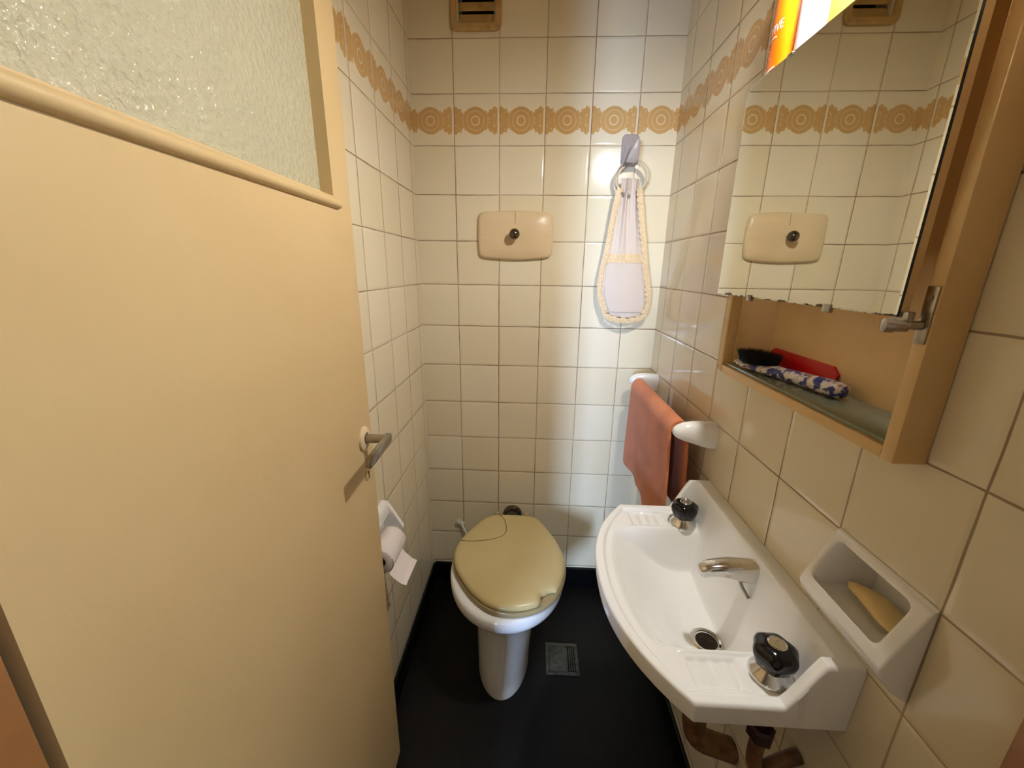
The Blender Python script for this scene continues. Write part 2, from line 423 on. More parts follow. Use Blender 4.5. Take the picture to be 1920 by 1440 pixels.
o = mb.build('window_1', M_cab, smooth=False); struct(o, 'narrow window frame in the far wall', 'window')

# ------------------------------------------------------------------ door
DA = math.radians(-2)
DT = Vector((.0724, -.70, 0)); DD = Vector((math.sin(DA), math.cos(DA), 0)); DN = Vector((DD.y, -DD.x, 0))
DM = Matrix((DN, -DD, Vector((0, 0, 1)))).transposed().to_4x4(); DM.translation = DT   # local: x out of the face, y from free edge to hinge, z up
door = bpy.data.objects.new('door_1', None); COL.objects.link(door); door.matrix_world = DM
tag(door, 'open cream door with an obscured glass panel on top', 'door', None, 'structure')
def dpart(mb, name, m, parent=None, **k):
    o = mb.build(name, m, None, **k); o.parent = parent or door; return o
s0, s1, g0, g1, gz0, gz1, DH = -.012, .611, .060, .530, 1.474, 1.93, 2.015
# leaf
dpart_o = slab('door_leaf', M_door, 0, -.035, 0, [s0, g0, g1, s1], [.01, gz0, gz1, DH], {(1, 1)}); dpart_o.parent = door
mb = MB(); mb.box(-.0265, -.0215, g0 - .0, g1 + .0, gz0, gz1)
o = dpart(mb, 'glass_pane', M_obsc, smooth=False); o['label'] = 'pebbled obscured glass'
mb = MB()
def mould_prof(sx):
    pts = []
    for i in range(13):
        a = -PI / 2 + PI * i / 12
        pts.append((.0 + .0095 * math.cos(a), sx, gz0 - .011 + .0085 * math.sin(a)))
    return [(-.0005, sx, gz0 - .0195)] + pts + [(-.0005, sx, gz0 - .0025)]
mb.loft([mould_prof(g0 - .014), mould_prof(s1 - .03)])
dpart(mb, 'moulding', M_door, angle=50)
# lever handle
hz, hy = 1.010, .033
mb = MB()
prof = [(.0255, 0), (.0255, .004), (.0225, .0065), (.013, .0075), (.012, .004)]
mb.lathe(prof, (0, hy, hz), (1, 0, 0), 40)
ros = dpart(mb, 'handle', M_cream); ros['label'] = 'cream rose with a grey steel lever'
mb = MB()
mb.tube([(.006, hy, hz), (.030, hy, hz), (.056, hy + .001, hz)], .0095, 14)
mb.box(.0455, .0575, hy - .011, hy + .115, hz - .0095, hz + .0095, .0022)
dpart(mb, 'lever', M_steel, parent=ros)
mb = MB(); mb.lathe([(.013, 0), (.013, .002), (.0105, .0035)], (0, .030, .925), (1, 0, 0), 28)
esc = dpart(mb, 'keyhole_plate', M_door)
mb = MB(); mb.lathe([(.003, .0034), (.003, .0042)], (0, .030, .929), (1, 0, 0), 14); mb.box(.0032, .0042, .0285, .0315, .916, .928)
dpart(mb, 'keyhole', M_dark, parent=esc)
for z in (.28, 1.75):
    mb = MB(); mb.lathe([(.008, -.05), (.008, .05)], (.004, s1 + .004, z), (0, 0, 1), 16)
    dpart(mb, 'hinge', M_steel)

# ------------------------------------------------------------------ things on the back wall
# vent
t = thing('air_vent', 'yellowed plastic air vent grille high on the back wall', 'vent', (.226, 0, 2.19))
def rrect(x0, x1, z0, z1, r, y, n=8):
    pts = []
    for cx, cz, a0 in ((x1 - r, z1 - r, 0), (x0 + r, z1 - r, 90), (x0 + r, z0 + r, 180), (x1 - r, z0 + r, 270)):
        for i in range(n + 1):
            a = math.radians(a0 + 90 * i / n); pts.append((cx + r * math.cos(a), y, cz + r * math.sin(a)))
    return pts
mb = MB()
vo = (.147, .305, 2.066, 2.306); vi = (.166, .287, 2.086, 2.286)
mb.loft([rrect(*vo, .02, 0.0), rrect(*vo, .02, -.010), rrect(vo[0] + .004, vo[1] - .004, vo[2] + .004, vo[3] - .004, .017, -.015),
         rrect(vi[0] - .003, vi[1] + .003, vi[2] - .003, vi[3] + .003, .013, -.014), rrect(*vi, .011, -.010), rrect(*vi, .011, -.0012)], cap0=False, cap1=False)
mb.build('frame', M_vent, t)
mb = MB(); mb.box(.1705, .2825, .070, .074, 2.0905, 2.2815); mb.build('backing', mat('vent_dark', srgb(40, 26, 8), .7), t)
for k in range(6):
    mb = MB(); z = 2.0915 + k * .0315
    mb.loft([[(x, .0070, z), (x, .0050, z + .0015), (x, .0150, z + .0270), (x, .0170, z + .0262)] for x in (.1706, .2824)])
    mb.build('louvre', M_vent, t)

# cover plate of the flush valve
t = thing('flush_valve_cover', 'cream plastic cover plate with a round metal knob on back wall', 'cover plate', (.358, 0, 1.467))
pl = [(.229, 1.530), (.236, 1.541), (.249, 1.545), (.30, 1.548), (.354, 1.5495), (.41, 1.549), (.467, 1.546), (.479, 1.541), (.486, 1.530), (.4885, 1.5), (.489, 1.468), (.4885, 1.437), (.486, 1.409), (.478, 1.399), (.465, 1.394), (.41, 1.389), (.358, 1.387), (.30, 1.389), (.246, 1.393), (.234, 1.400), (.229, 1.411), (.227, 1.44), (.2265, 1.468), (.227, 1.50)]
cxp, czp = .358, 1.468
def sc(k, y, dz=0): return [(cxp + (x - cxp) * k, y, czp + (z - czp) * k + dz) for x, z in pl]
mb = MB()
mb.loft([sc(1, -.0005), sc(1, -.009), sc(.985, -.013), sc(.962, -.0155, .001), sc(.93, -.0180, .002), sc(.5, -.0215, .002), sc(.1, -.022, .002)], cap0=False)
mb.build('cover', M_cream, t, angle=60)
mb = MB()
for k in range(4):
    z = 1.461 + k * .0045
    for xa, xb in ((.236, .335), (.382, .481)):
        mb.tube([(xa, -.0180, z), (xb, -.0212, z)] if xa < .3 else [(xa, -.0212, z), (xb, -.0180, z)], .0011, 6)
mb.build('ribs', M_cream, t)
mb = MB(); mb.tube([(.3565, -.0185, 1.545), (.3566, -.0208, 1.525), (.3562, -.0215, 1.505)], .0006, 6); mb.build('crack_line', M_crack, t)
mb = MB(); mb.lathe([(.005, .018), (.005, .045)], (.356, 0, 1.471), (0, -1, 0), 16)
mb.sphere((.356, -.052, 1.471), .0178, 28)
mb.build('knob', M_darkmetal, t)

# plastic wall hook
t = thing('wall_hook', 'grey lilac plastic wall hook stuck under the tile border', 'hook', (.727, 0, 1.72))
mb = MB()
prof = [(0.0005, 1.690), (.0005, 1.775), (-.010, 1.782), (-.013, 1.770), (-.014, 1.745)]
def hk(x, w, pts): return [[(x + s * w(i), y, z) for s in (-1, 1)] for i, (y, z) in enumerate(pts)]
# back plate
mb.loft([rrect(.702, .757, 1.688, 1.782, .014, -.0004), rrect(.702, .757, 1.688, 1.782, .014, -.006), rrect(.706, .753, 1.692, 1.778, .012, -.009)], cap0=False)
mb.build('plate', M_lilac_pl, t)
mb = MB()
path = [(-.006, 1.765, .731, .018), (-.013, 1.740, .730, .020), (-.018, 1.715, .7285, .022), (-.028, 1.693, .727, .0225), (-.042, 1.684, .727, .0215), (-.054, 1.690, .728, .019), (-.060, 1.708, .731, .0165), (-.063, 1.728, .735, .0135), (-.064, 1.744, .738, .010), (-.064, 1.750, .739, .005)]
rings = []
for i, (y, z, x, w) in enumerate(path):
    a = path[max(i - 1, 0)]; b = path[min(i + 1, len(path) - 1)]
    d = Vector((0, b[0] - a[0], b[1] - a[1])).normalized(); nrm = Vector((0, -d.z, d.y))
    rings.append([Vector((x, y, z)) + Vector((math.cos(q) * w, 0, 0)) + nrm * (math.sin(q) * .0038) for q in [2 * PI * k / 16 for k in range(16)]])
mb.loft(rings); mb.build('prong', M_lilac_pl, t, angle=60)

# hand towel on a clear ring
t = thing('hand_towel', 'white hand towel with beige lace edging hanging from a clear ring', 'towel', (.74, -.03, 1.62))
mb = MB(); RC = Vector((.735, -.040, 1.642))
ringp = [(RC.x + .050 * math.cos(2 * PI * k / 40), RC.y - .010 * math.sin(2 * PI * k / 40), RC.z + .050 * math.sin(2 * PI * k / 40)) for k in range(40)]
mb.tube(ringp, .0068, 14, closed=True)
o = mb.build('ring', M_glass, t); o['label'] = 'clear plastic ring'
cl = [(1.613, .700, .763), (1.60, .695, .765), (1.516, .684, .779), (1.457, .677, .791), (1.405, .670, .800), (1.356, .661, .809), (1.308, .657, .820), (1.271, .660, .828), (1.238, .671, .829), (1.215, .684, .820), (1.200, .700, .809), (1.191, .726, .782), (1.188, .745, .765)]
def interp(tab, z):
    if z >= tab[0][0]: return tab[0][1:]
    for a, b in zip(tab, tab[1:]):
        if b[0] <= z <= a[0]:
            k = (a[0] - z) / (a[0] - b[0]); return tuple(p + (q - p) * k for p, q in zip(a[1:], b[1:]))
    return tab[-1][1:]
def cloth_y(u, z):
    k = max(0, min(1, (z - 1.30) / .31)) ** 1.3
    fold = (.010 * math.sin(u * 19 + .5) + .006 * math.sin(u * 31 + 2)) * k
    belly = .012 * math.sin(PI * u) * (1 - k)
    return -.034 - .004 * k - fold * .8 - belly
def cloth_part(u0, u1, za, zb, off, nu=48, nv=90, thick=.004, scallop=0.0):
    mb = MB()
    def f(i, j, s=0):
        z = za + (zb - za) * j
        l, r = interp(cl, z); u = u0 + (u1 - u0) * i
        x = l + (r - l) * u
        if scallop: x += scallop * math.sin(z * 420) * (1 if u > .5 else -1) * (1 if (i in (0, 1)) else 0)
        return (x, cloth_y(u, z) + off + s * thick, z)
    A = mb.grid(lambda i, j: f(i, j, 0), nu, nv); B = mb.grid(lambda i, j: f(i, j, 1), nu, nv, True)
    bm = mb.bm
    for j in range(nv):
        bm.faces.new((A[0][j], A[0][j + 1], B[0][j + 1], B[0][j])); bm.faces.new((A[nu][j + 1], A[nu][j], B[nu][j], B[nu][j + 1]))
    for i in range(nu):
        bm.faces.new((A[i + 1][0], A[i][0], B[i][0], B[i + 1][0])); bm.faces.new((A[i][nv], A[i + 1][nv], B[i + 1][nv], B[i][nv]))
    return mb
cloth_part(.05, .95, 1.645, 1.196, 0).build('cloth', M_cloth, t, angle=80)
# lace edging: one frilled strip round the outline
mb = MB()
edge = []
for k in range(70):
    z = 1.613 - (1.613 - 1.215) * k / 69; edge.append((interp(cl, z)[0] + .003, z, 0))
for k in range(1, 24):
    a = PI + PI * k / 24; zz = 1.215 + .027 * math.sin(a); edge.append((.752 + .070 * math.cos(a), zz, .5))
for k in range(70):
    z = 1.215 + (1.613 - 1.215) * k / 69; edge.append((interp(cl, z)[1] - .003, z, 1))
rng = random.Random(3)
rings = []
for k, (x, z, s) in enumerate(edge):
    a = edge[max(k - 1, 0)]; b = edge[min(k + 1, len(edge) - 1)]
    tx, tz = b[0] - a[0], b[1] - a[1]; L = math.hypot(tx, tz) or 1; nx, nz = tz / L, -tx / L     # outward on the left-going-down side
    w_in, w_out = .013, .006 + .0025 * math.sin(k * 1.9)
    l, r = interp(cl, max(z, 1.2)); u = (x - l) / max(r - l, .01)
    y = cloth_y(max(0, min(1, u)), max(z, 1.2)) - .0035
    fr = .0035 * math.sin(k * 2.3)
    rings.append([(x - nx * w_in * -1, y, z - nz * w_in * -1), (x, y - .003 + fr * .3, z), (x - nx * w_out, y + fr, z - nz * w_out), (x, y + .004 + fr * .3, z)])
mb.loft(rings); o = mb.build('lace_edging', M_lace, t, angle=70); o['label'] = 'beige lace edging'
cloth_part(.06, .94, 1.410, 1.381, -.005, 40, 8, .004).build('lace_band', M_lace, t, angle=80)
cloth_part(.09, .91, 1.384, 1.215, -.0035, 40, 40, .003).build('pocket', M_cloth, t, angle=80)

# ------------------------------------------------------------------ toilet
CX = .362
t = thing('toilet', 'white porcelain toilet with a closed cracked cream lid', 'toilet', (CX, -.33, 0))
def ring_toilet(z, yf, yb, hw, cx=CX, ym=None, e=.62, n=64):
    ym = ym if ym is not None else yb + (yf - yb) * .52
    pts = []
    for i in range(n):
        a = 2 * PI * i / n; c, s = math.cos(a), math.sin(a)
        if s >= 0: y = ym + (yf - ym) * s; x = cx + hw * c
        else:
            y = ym + (yb - ym) * abs(s) ** .92; x = cx + hw * c
        pts.append((x, y, z))
    return pts
prof = [(0, -.523, -.14, .092, .350), (.02, -.523, -.14, .092, .350), (.06, -.512, -.135, .094, .350), (.12, -.495, -.13, .099, .352), (.17, -.485, -.125, .103, .354), (.215, -.485, -.12, .106, .356), (.25, -.497, -.115, .118, .358),
        (.28, -.520, -.11, .140, .360), (.31, -.552, -.105, .164, .361), (.335, -.578, -.10, .180, CX), (.352, -.592, -.097, .187, CX), (.362, -.600, -.095, .1895, CX), (.372, -.603, -.095, .190, CX), (.392, -.603, -.095, .190, CX), (.399, -.599, -.098, .187, CX), (.402, -.590, -.102, .181, CX)]
mb = MB(); mb.loft([ring_toilet(z, a, b, hw, cx) for z, a, b, hw, cx in prof])
mb.build('bowl', M_porc, t, angle=60)
# seat
lid_o = [(.274, -.132), (.364, -.129), (.454, -.131), (.488, -.186), (.524, -.262), (.547, -.331), (.553, -.385), (.545, -.440), (.526, -.492), (.500, -.531), (.465, -.560), (.415, -.579), (.366, -.583), (.317, -.571), (.265, -.529), (.224, -.474), (.191, -.418), (.177, -.355), (.188, -.290), (.22, -.22)]
def chaikin(P, n, sharp=()):
    for _ in range(n):
        Q = []
        for i in range(len(P)):
            a, b = P[i], P[(i + 1) % len(P)]
            Q += [(a[0] * .75 + b[0] * .25, a[1] * .75 + b[1] * .25), (a[0] * .25 + b[0] * .75, a[1] * .25 + b[1] * .75)]
        P = Q
    return P
seat_o = chaikin(lid_o, 2)
LC = (CX + .003, -.36)
def scl(P, k, z, dy=0): return [(LC[0] + (x - LC[0]) * k, LC[1] + (y - LC[1]) * k + dy, z) for x, y in P]
mb = MB(); mb.loft([scl(seat_o, .985, .403, -.004), scl(seat_o, 1.012, .405, -.004), scl(seat_o, 1.016, .413, -.004), scl(seat_o, 1.000, .4185, -.004)])
o = mb.build('seat', M_seat, t, angle=50); o['label'] = 'olive grey seat under the lid'
# lid with a piece broken out of its right front edge
notch = []
for (x, y) in chaikin(lid_o, 2):
    ang = math.degrees(math.atan2(y - LC[1], x - LC[0]))
    k = 1.0
    if -63 < ang < -44:
        m = min(ang + 63, -44 - ang) / 9.5; k = 1 - .085 * min(1, m * 2.2) * (1 + .2 * math.sin(ang * 2))
    notch.append((LC[0] + (x - LC[0]) * k, LC[1] + (y - LC[1]) * k))
mb = MB()
mb.loft([scl(notch, .985, .4195), scl(notch, 1.0, .4215), scl(notch, 1.003, .427), scl(notch, .990, .4325), scl(notch, .955, .4365), scl(notch, .88, .4385), scl(notch, .4, .4395), scl(notch, .05, .4395)])
mb.slot = 1
ck = [(.312, -.134), (.335, -.164), (.347, -.207), (.350, -.253), (.328, -.281), (.278, -.299), (.232, -.307), (.194, -.303)]
mb.tube([(x, y, .4392 if .21 < x < .5 and y < -.18 else .4375) for x, y in ck], .0016, 6, smooth=2)
o = mb.build('lid', [M_lid, M_crack], t, angle=50); o['label'] = 'cream lid, cracked and chipped'
for x in (.305, .421):
    mb = MB(); mb.lathe([(.012, 0), (.012, .022), (.008, .028)], (x, -.117, .403), (0, 0, 1), 20); mb.build('seat_hinge', M_seat, t)
mb = MB(); mb.lathe([(.040, .001), (.040, .012), (.034, .018), (.030, .019), (.030, .090)], (.361, 0, .352), (0, -1, 0), 32)
o = mb.build('flush_pipe', M_darkmetal, t); o['label'] = 'dull metal flush pipe entering the wall'

# little white clip on the tiles left of the toilet
t = thing('wall_clip', 'small white plastic clip on the tiles left of the toilet', 'clip', (.138, 0, .285))
mb = MB(); mb.lathe([(.011, .0004), (.011, .004), (.007, .006)], (.142, 0, .292), (0, -1, 0), 20); mb.build('base', M_white_pl, t)
mb = MB(); mb.tube([(.142, -.005, .292), (.140, -.014, .300), (.131, -.018, .308), (.126, -.018, .315), (.131, -.018, .321), (.138, -.018, .318)], .0034, 10, smooth=2)
mb.tube([(.142, -.006, .292), (.150, -.016, .282), (.158, -.020, .268), (.166, -.020, .256)], lambda k: .0055 - .002 * k, 10, smooth=2)
mb.build('hook', M_white_pl, t)

# ------------------------------------------------------------------ floor drain
t = thing('floor_drain', 'square dull metal drain cover in the black floor', 'drain', (.561, -.366, 0))
mb = MB(); x0, x1, y0, y1 = .503, .620, -.427, -.303
for a in ((x0, x1, y0, y0 + .012), (x0, x1, y1 - .012, y1), (x0, x0 + .012, y0 + .012, y1 - .012), (x1 - .012, x1, y0 + .012, y1 - .012)):
    mb.box(a[0], a[1], a[2], a[3], .0003, .0045, .001)
mb.build('frame', M_drain, t)
mb = MB(); mb.box(x0 + .013, .582, y0 + .013, y1 - .013, .0003, .0052, .0012); mb.box(.524, .556, -.392, -.387, .0050, .0068, .0006)
mb.build('plate', M_drain, t)
mb = MB()
for k in range(3): mb.box(.586 + k * .0075, .590 + k * .0075, y0 + .015, y1 - .015, .0003, .0042, .0006)
mb.build('grate', M_drain, t)

# ------------------------------------------------------------------ toilet paper
t = thing('paper_holder', 'white glazed paper holder set in the left wall', 'paper holder', (XL, -.62, .64))
mb = MB()
yA, yB = -.715, -.520
def cheek(y0, y1):
    A = [(XL + .0004, .724), (.030, .724), (.044, .700), (.062, .668), (.072, .650), (.070, .630), (.050, .600), (XL + .0004, .560)]
    return [[(x, y, z) for x, z in A] for y in (y0, y1)]
mb.loft(cheek(yB - .012, yB)); mb.loft(cheek(yA, yA + .012))
mb.loft([[(XL + .0004, y, .726), (.030, y, .726), (.034, y, .716), (.034, y, .692), (.024, y, .690), (XL + .0004, y, .700)] for y in (yA, yB)])
mb.box(XL + .0004, XL + .006, yA, yB, .560, .70)
mb.build('holder', M_porc2, t, angle=30)
RX, RZ, RR = .054, .643, .0355
mb = MB(); mb.lathe([(.006, .002), (.006, .190)], (RX, -.712, RZ), (0, 1, 0), 14); mb.build('roller', M_white_pl, t)
t = thing('toilet_paper', 'white toilet paper roll hanging in holder on left wall', 'toilet paper', (RX, -.62, RZ))
mb = MB(); mb.lathe([(.0165, .0), (RR - .002, .0), (RR, .002), (RR, .098), (RR - .002, .100), (.0165, .100), (.0165, .0)], (RX, -.668, RZ), (0, 1, 0), 56, False, False)
mb.build('roll', M_paper, t, angle=50)
mb = MB(); mb.lathe([(.0160, .001), (.0160, .099), (.0142, .099), (.0142, .001), (.0160, .001)], (RX, -.668, RZ), (0, 1, 0), 32, False, False)
mb.build('core', M_card, t)
mb = MB()
tp = [(RX + RR * math.cos(a), RZ + RR * math.sin(a)) for a in [math.radians(k) for k in (20, 0, -20, -40, -55)]]
tp = [(x + .0012, z) for x, z in tp] + [(.083, .602), (.095, .590), (.106, .581), (.118, .577)]
def tail(i, j, s=0):
    k = i * (len(tp) - 1); a = int(min(k, len(tp) - 2)); f = k - a
    x = tp[a][0] * (1 - f) + tp[a + 1][0] * f; z = tp[a][1] * (1 - f) + tp[a + 1][1] * f
    return (x + .0005 * s, -.668 + .100 * j, z - .0005 * s - .006 * i * i * j)
A = mb.grid(lambda i, j: tail(i, j), 24, 10); B = mb.grid(lambda i, j: tail(i, j, 1), 24, 10, True)
mb.build('loose_sheet', M_paper, t, angle=80)

# ------------------------------------------------------------------ washbasin
YC = -.822; HL = .2495
t = thing('washbasin', 'white porcelain wall basin with two black knobbed taps', 'basin', (.73, YC, .78))
def xf(tt): return .566 + .096 * (abs(tt) / HL) ** 2.35
def sm(a, b, x):
    k = max(0.0, min(1.0, (x - a) / (b - a))); return k * k * (3 - 2 * k)
BY0, BY1 = -.158, .158
def top_z(x, tt):
    x0 = xf(tt); ad = HL - abs(tt)
    deck = .772
    # rim lip along the bowed front and the two ends
    lip = max(1 - sm(.016, .024, x - x0), 1 - sm(.016, .024, ad))
    z = deck + .006 * lip
    # upstand at the wall; its ends slope down as curbs
    end = 1 - sm(.017, .024, ad)
    ramp = max(0, min(1, (x - .785) / .042))
    inner = sm(.826, .846, x)
    z = max(z, z + (.855 - z) * max(end * (ramp * .8 + .2 * sm(0, 1, ramp)), inner))
    # bowl
    dl = x - (x0 + .034)
    bw = .772 - .112
    ex = sm(0, .16, dl) ** .75 if dl > 0 else 0
    ey = sm(0, .030, .158 - abs(tt)) ** .8 if abs(tt) < .158 else 0
    eb = sm(0, .036, .842 - x)
    bead = max(0, 1 - abs(abs(tt) - .162) / .006)
    if x0 + .05 < x < .80: z += .0028 * bead * bead * (3 - 2 * bead) * sm(0, .02, .80 - x) * sm(0, .03, x - x0 - .05)
    if ex > 0 and ey > 0 and x < .842:
        f = ex * ey * eb
        slope = .012 * ((x - .78) ** 2 + (tt + .04) ** 2) / .02
        z = z - (z - bw - min(.02, slope)) * f
    # shallow ribbed soap rests in both ends of the deck
    if .17 < abs(tt) < .222 and .672 < x < .757:
        m = min(sm(.170, .176, abs(tt)), sm(0, .006, .222 - abs(tt)), sm(.672, .680, x), sm(0, .008, .757 - x))
        z -= .0055 * m * (1 - .45 * (.5 + .5 * math.cos((x - .672) * 2 * PI / .0205)))
    # round the outer edge
    rd = max(0, .006 - min(x - x0, ad))
    z -= .006 - math.sqrt(max(0, .006 ** 2 - rd ** 2))
    return z
NU, NV = 190, 230
mb = MB()
def uu(i):
    return i ** 1.15
def P_top(i, j):
    tt = -HL + 2 * HL * (.5 - .5 * math.cos(PI * j)) * 1.0 if False else -HL + 2 * HL * j
    k = uu(i); x = xf(tt) + (W - .0006 - xf(tt)) * k
    return (x, YC + tt, top_z(x, tt))
A = mb.grid(P_top, NU, NV)
# underside: skirt and a hanging bowl
NB, NC = 40, 60
def P_bot(i, j):
    tt = -HL + 2 * HL * j; x = xf(tt) + .004 + (W - .0006 - xf(tt) - .004) * i
    tt2 = tt * .985
    z = .739
    zt = top_z(min(x, .835), tt2) - .022
    return (x, YC + tt2, min(z, zt))
B = mb.grid(P_bot, NU, NV, True)
bm = mb.bm
for j in range(NV):
    bm.faces.new((A[0][j + 1], A[0][j], B[0][j], B[0][j + 1])); bm.faces.new((A[NU][j], A[NU][j + 1], B[NU][j + 1], B[NU][j]))
for i in range(NU):
    bm.faces.new((A[i][0], A[i + 1][0], B[i + 1][0], B[i][0])); bm.faces.new((A[i + 1][NV], A[i][NV], B[i][NV], B[i + 1][NV]))
mb.build('bowl', M_porc, t, angle=50)
# drain
DXB, DYB = .779, -.862
dz = top_z(DXB, DYB - YC)
mb = MB(); mb.lathe([(.0300, .001), (.0300, .004), (.0265, .0062), (.0225, .0048), (.0215, .0015), (.0215, .0005)], (DXB, DYB, dz - .002), (0, 0, 1), 44, True, False)
dr = mb.build('drain', M_chrome, t)
mb = MB(); mb.lathe([(.0214, .0), (.0214, .0012), (.012, .0016), (.0095, .004), (.003, .0048)], (DXB, DYB, dz - .001), (0, 0, 1), 32); mb.build('strainer', mat('drain_rust', srgb(52, 42, 32), .5, metal=.4), dr)
mb = MB(); mb.lathe([(.034, 0), (.031, .0012)], (DXB - .004, DYB, dz - .0005), (0, 0, 1), 40)
# taps
def tap(x, y, ang, label):
    zb = .770
    mb = MB(); mb.lathe([(.0305, 0), (.0305, .004), (.028, .008), (.020, .016), (.016, .024), (.015, .034)], (x, y, zb), (0, 0, 1), 48)
    tb = mb.build('tap', M_chrome, t); tb['label'] = label
    mb = MB(); rings = []
    for r, h in ((.018, .021), (.0235, .024), (.0285, .037), (.0302, .046), (.0285, .0525), (.0215, .0585), (.0135, .0605)):
        rg = []
        for k in range(64):
            a = 2 * PI * k / 64 + ang; lob = 1 + .045 * math.cos(6 * a) * (1 if r > .02 else 0)
            rg.append((x + r * lob * math.cos(a), y + r * lob * math.sin(a), zb + h))
        rings.append(rg)
    mb.loft(rings); mb.build('knob', M_black, tb, angle=40)
    mb = MB(); mb.lathe([(.0130, .0600), (.0130, .0620), (.0115, .0630), (.0105, .0623), (.001, .0627)], (x, y, zb), (0, 0, 1), 36)
    mb.tube([(x + .004 * math.cos(q), y + .004 * math.sin(q), zb + .0630) for q in [.6 + k * .5 for k in range(9)]], .0006, 6)
    mb.build('cap', M_chrome, tb)
tap(.797, -.641, .2, 'far chrome tap with black knob')
tap(.795, -1.016, .5, 'near chrome tap with black knob')
# spout
mb = MB(); rings = []
for x, zt, zb_, w in ((.846, .848, .808, .0175), (.835, .849, .808, .0180), (.815, .849, .812, .0175), (.795, .849, .818, .0170), (.775, .846, .821, .0150), (.760, .843, .819, .0140), (.750, .839, .815, .0130), (.744, .833, .818, .0105), (.742, .829, .824, .005)):
    rg = []
    for k in range(28):
        a = 2 * PI * k / 28; c, s = math.cos(a), math.sin(a)
        rg.append((x, -.862 + w * math.copysign(abs(c) ** .6, c), (zt + zb_) / 2 + (zt - zb_) / 2 * math.copysign(abs(s) ** .6, s)))
    rings.append(rg)
mb.loft(rings); mb.build('spout', M_chrome, t, angle=60)
mb = MB(); mb.tube([(.818, -.853, .812), (.824, -.866, .794), (.830, -.880, .783)], .0034, 12); mb.build('plug_rod', M_steel, t)
# pipes under the basin
mb = MB()
mb.tube([(.783, -.86, .655), (.783, -.86, .50), (.785, -.86, .43), (.800, -.86, .395), (.835, -.86, .380), (.8755, -.865, .372)], .0235, 20, smooth=2)
o = mb.build('waste_pipe', M_copper, t); o['label'] = 'stained brown waste pipe'
mb = MB(); mb.lathe([(.018, 0), (.020, .003), (.020, .022), (.016, .026)], (.803, -1.015, .640), (0, 0, 1), 6)
mb.tube([(.803, -1.015, .66), (.803, -1.015, .748)], .008, 12)
o = mb.build('pipe_nut', M_nut, t)
mb = MB(); mb.tube([(.803, -1.015, .642), (.801, -1.015, .60), (.806, -1.015, .572), (.826, -1.013, .565), (.850, -1.012, .585), (.8755, -1.012, .60)], .0115, 16, smooth=2)
o = mb.build('supply_pipe', M_copper, t)

# ------------------------------------------------------------------ soap dish (recessed) and soap
t = thing('soap_dish', 'white glazed soap dish set in the right wall beside basin', 'soap dish', (W, -1.048, .93))
yl, yr = -1.122, -.974
def sd_out(y, k):   # outer profile from the wall top, down the sloping face to the lip and back under
    return [(W - .0006, y, 1.003), (W - .006, y, .999), (.838, y, .928), (.8335, y, .916), (.838, y, .903), (.856, y, .880), (W - .0006, y, .868)]
mb = MB(); bm = mb.bm
def face_pt(f, y):   # point on the sloping face, f 0 top .. 1 lip
    return Vector((W - .006 + (.838 - W + .006) * f, y, .999 + (.928 - .999) * f))
O = [bm.verts.new(p) for p in (face_pt(0, yl), face_pt(0, yr), face_pt(1, yr), face_pt(1, yl))]
i0, i1, f0, f1 = yl + .019, yr - .011, .11, .955
def inner(f0, f1, a, b, r=.010, n=5):
    c = []
    for (fc, yc, a0) in ((f0, b, 0), (f0, a, 90), (f1, a, 180), (f1, b, 270)):
        for k in range(n + 1):
            q = math.radians(a0 - 0 + 90 * k / n)
            L = .0825
            yy = (yc - r if yc == b else yc + r) + r * math.cos(q)
            ff = (fc * L + r if fc == f0 else fc * L - r) - r * math.sin(q)
            c.append(face_pt(ff / L, yy))
    return c
I = inner(f0, f1, i0, i1)
Iv = [bm.verts.new(p) for p in I]
n6 = 6
Ob = [O[1], O[0], O[3], O[2]]
for q in range(4):
    seg = Iv[q * n6:(q + 1) * n6]
    for a, b in zip(seg, seg[1:]): bm.faces.new((Ob[q], a, b))
    nx = Iv[((q + 1) * n6) % 24]; bm.faces.new((Ob[q], seg[-1], nx, Ob[(q + 1) % 4]))
# recess: floor and back
def rec(p, d):
    z = p.z; x = p.x
    back = .932
    if z > .955: return Vector((back, p.y, min(z, .985)))
    return Vector((min(back, .862), p.y, .912)) if d == 1 else Vector((back, p.y, .918))
R1 = [bm.verts.new(Vector((max(p.x, .852) if p.z < .955 else p.x + .012, p.y + (.004 if p.y < -1.048 else -.004), p.z - .014 if p.z < .955 else p.z - .004))) for p in I]
R2 = [bm.verts.new(Vector((.926, p.y + (.008 if p.y < -1.048 else -.008), .915 if p.z < .955 else .978))) for p in I]
for A_, B_ in ((Iv, R1), (R1, R2)):
    for k in range(24): bm.faces.new((A_[k], A_[(k + 1) % 24], B_[(k + 1) % 24], B_[k]))
bm.faces.new(R2)
# outer body
for y, flip in ((yl, 0), (yr, 1)):
    pr = sd_out(y, 0); vs = [bm.verts.new(p) for p in pr]; bm.faces.new(vs)
pl_, pr_ = sd_out(yl, 0), sd_out(yr, 0)
for k in (0, 2, 3, 4, 5):
    bm.faces.new([bm.verts.new(p) for p in (pl_[k], pl_[k + 1], pr_[k + 1], pr_[k])])
bmesh.ops.remove_doubles(bm, verts=bm.verts, dist=1e-5)
bmesh.ops.recalc_face_normals(bm, faces=bm.faces)
es = [e for e in bm.edges if len(e.link_faces) == 2 and e.calc_face_angle(0) > .5 and max(v.co.x for v in e.verts) < W - .001]
bmesh.ops.bevel(bm, geom=es, offset=.0035, segments=3, profile=.5, affect='EDGES', clamp_overlap=True)
mb.build('dish', M_porc2, t, angle=50)
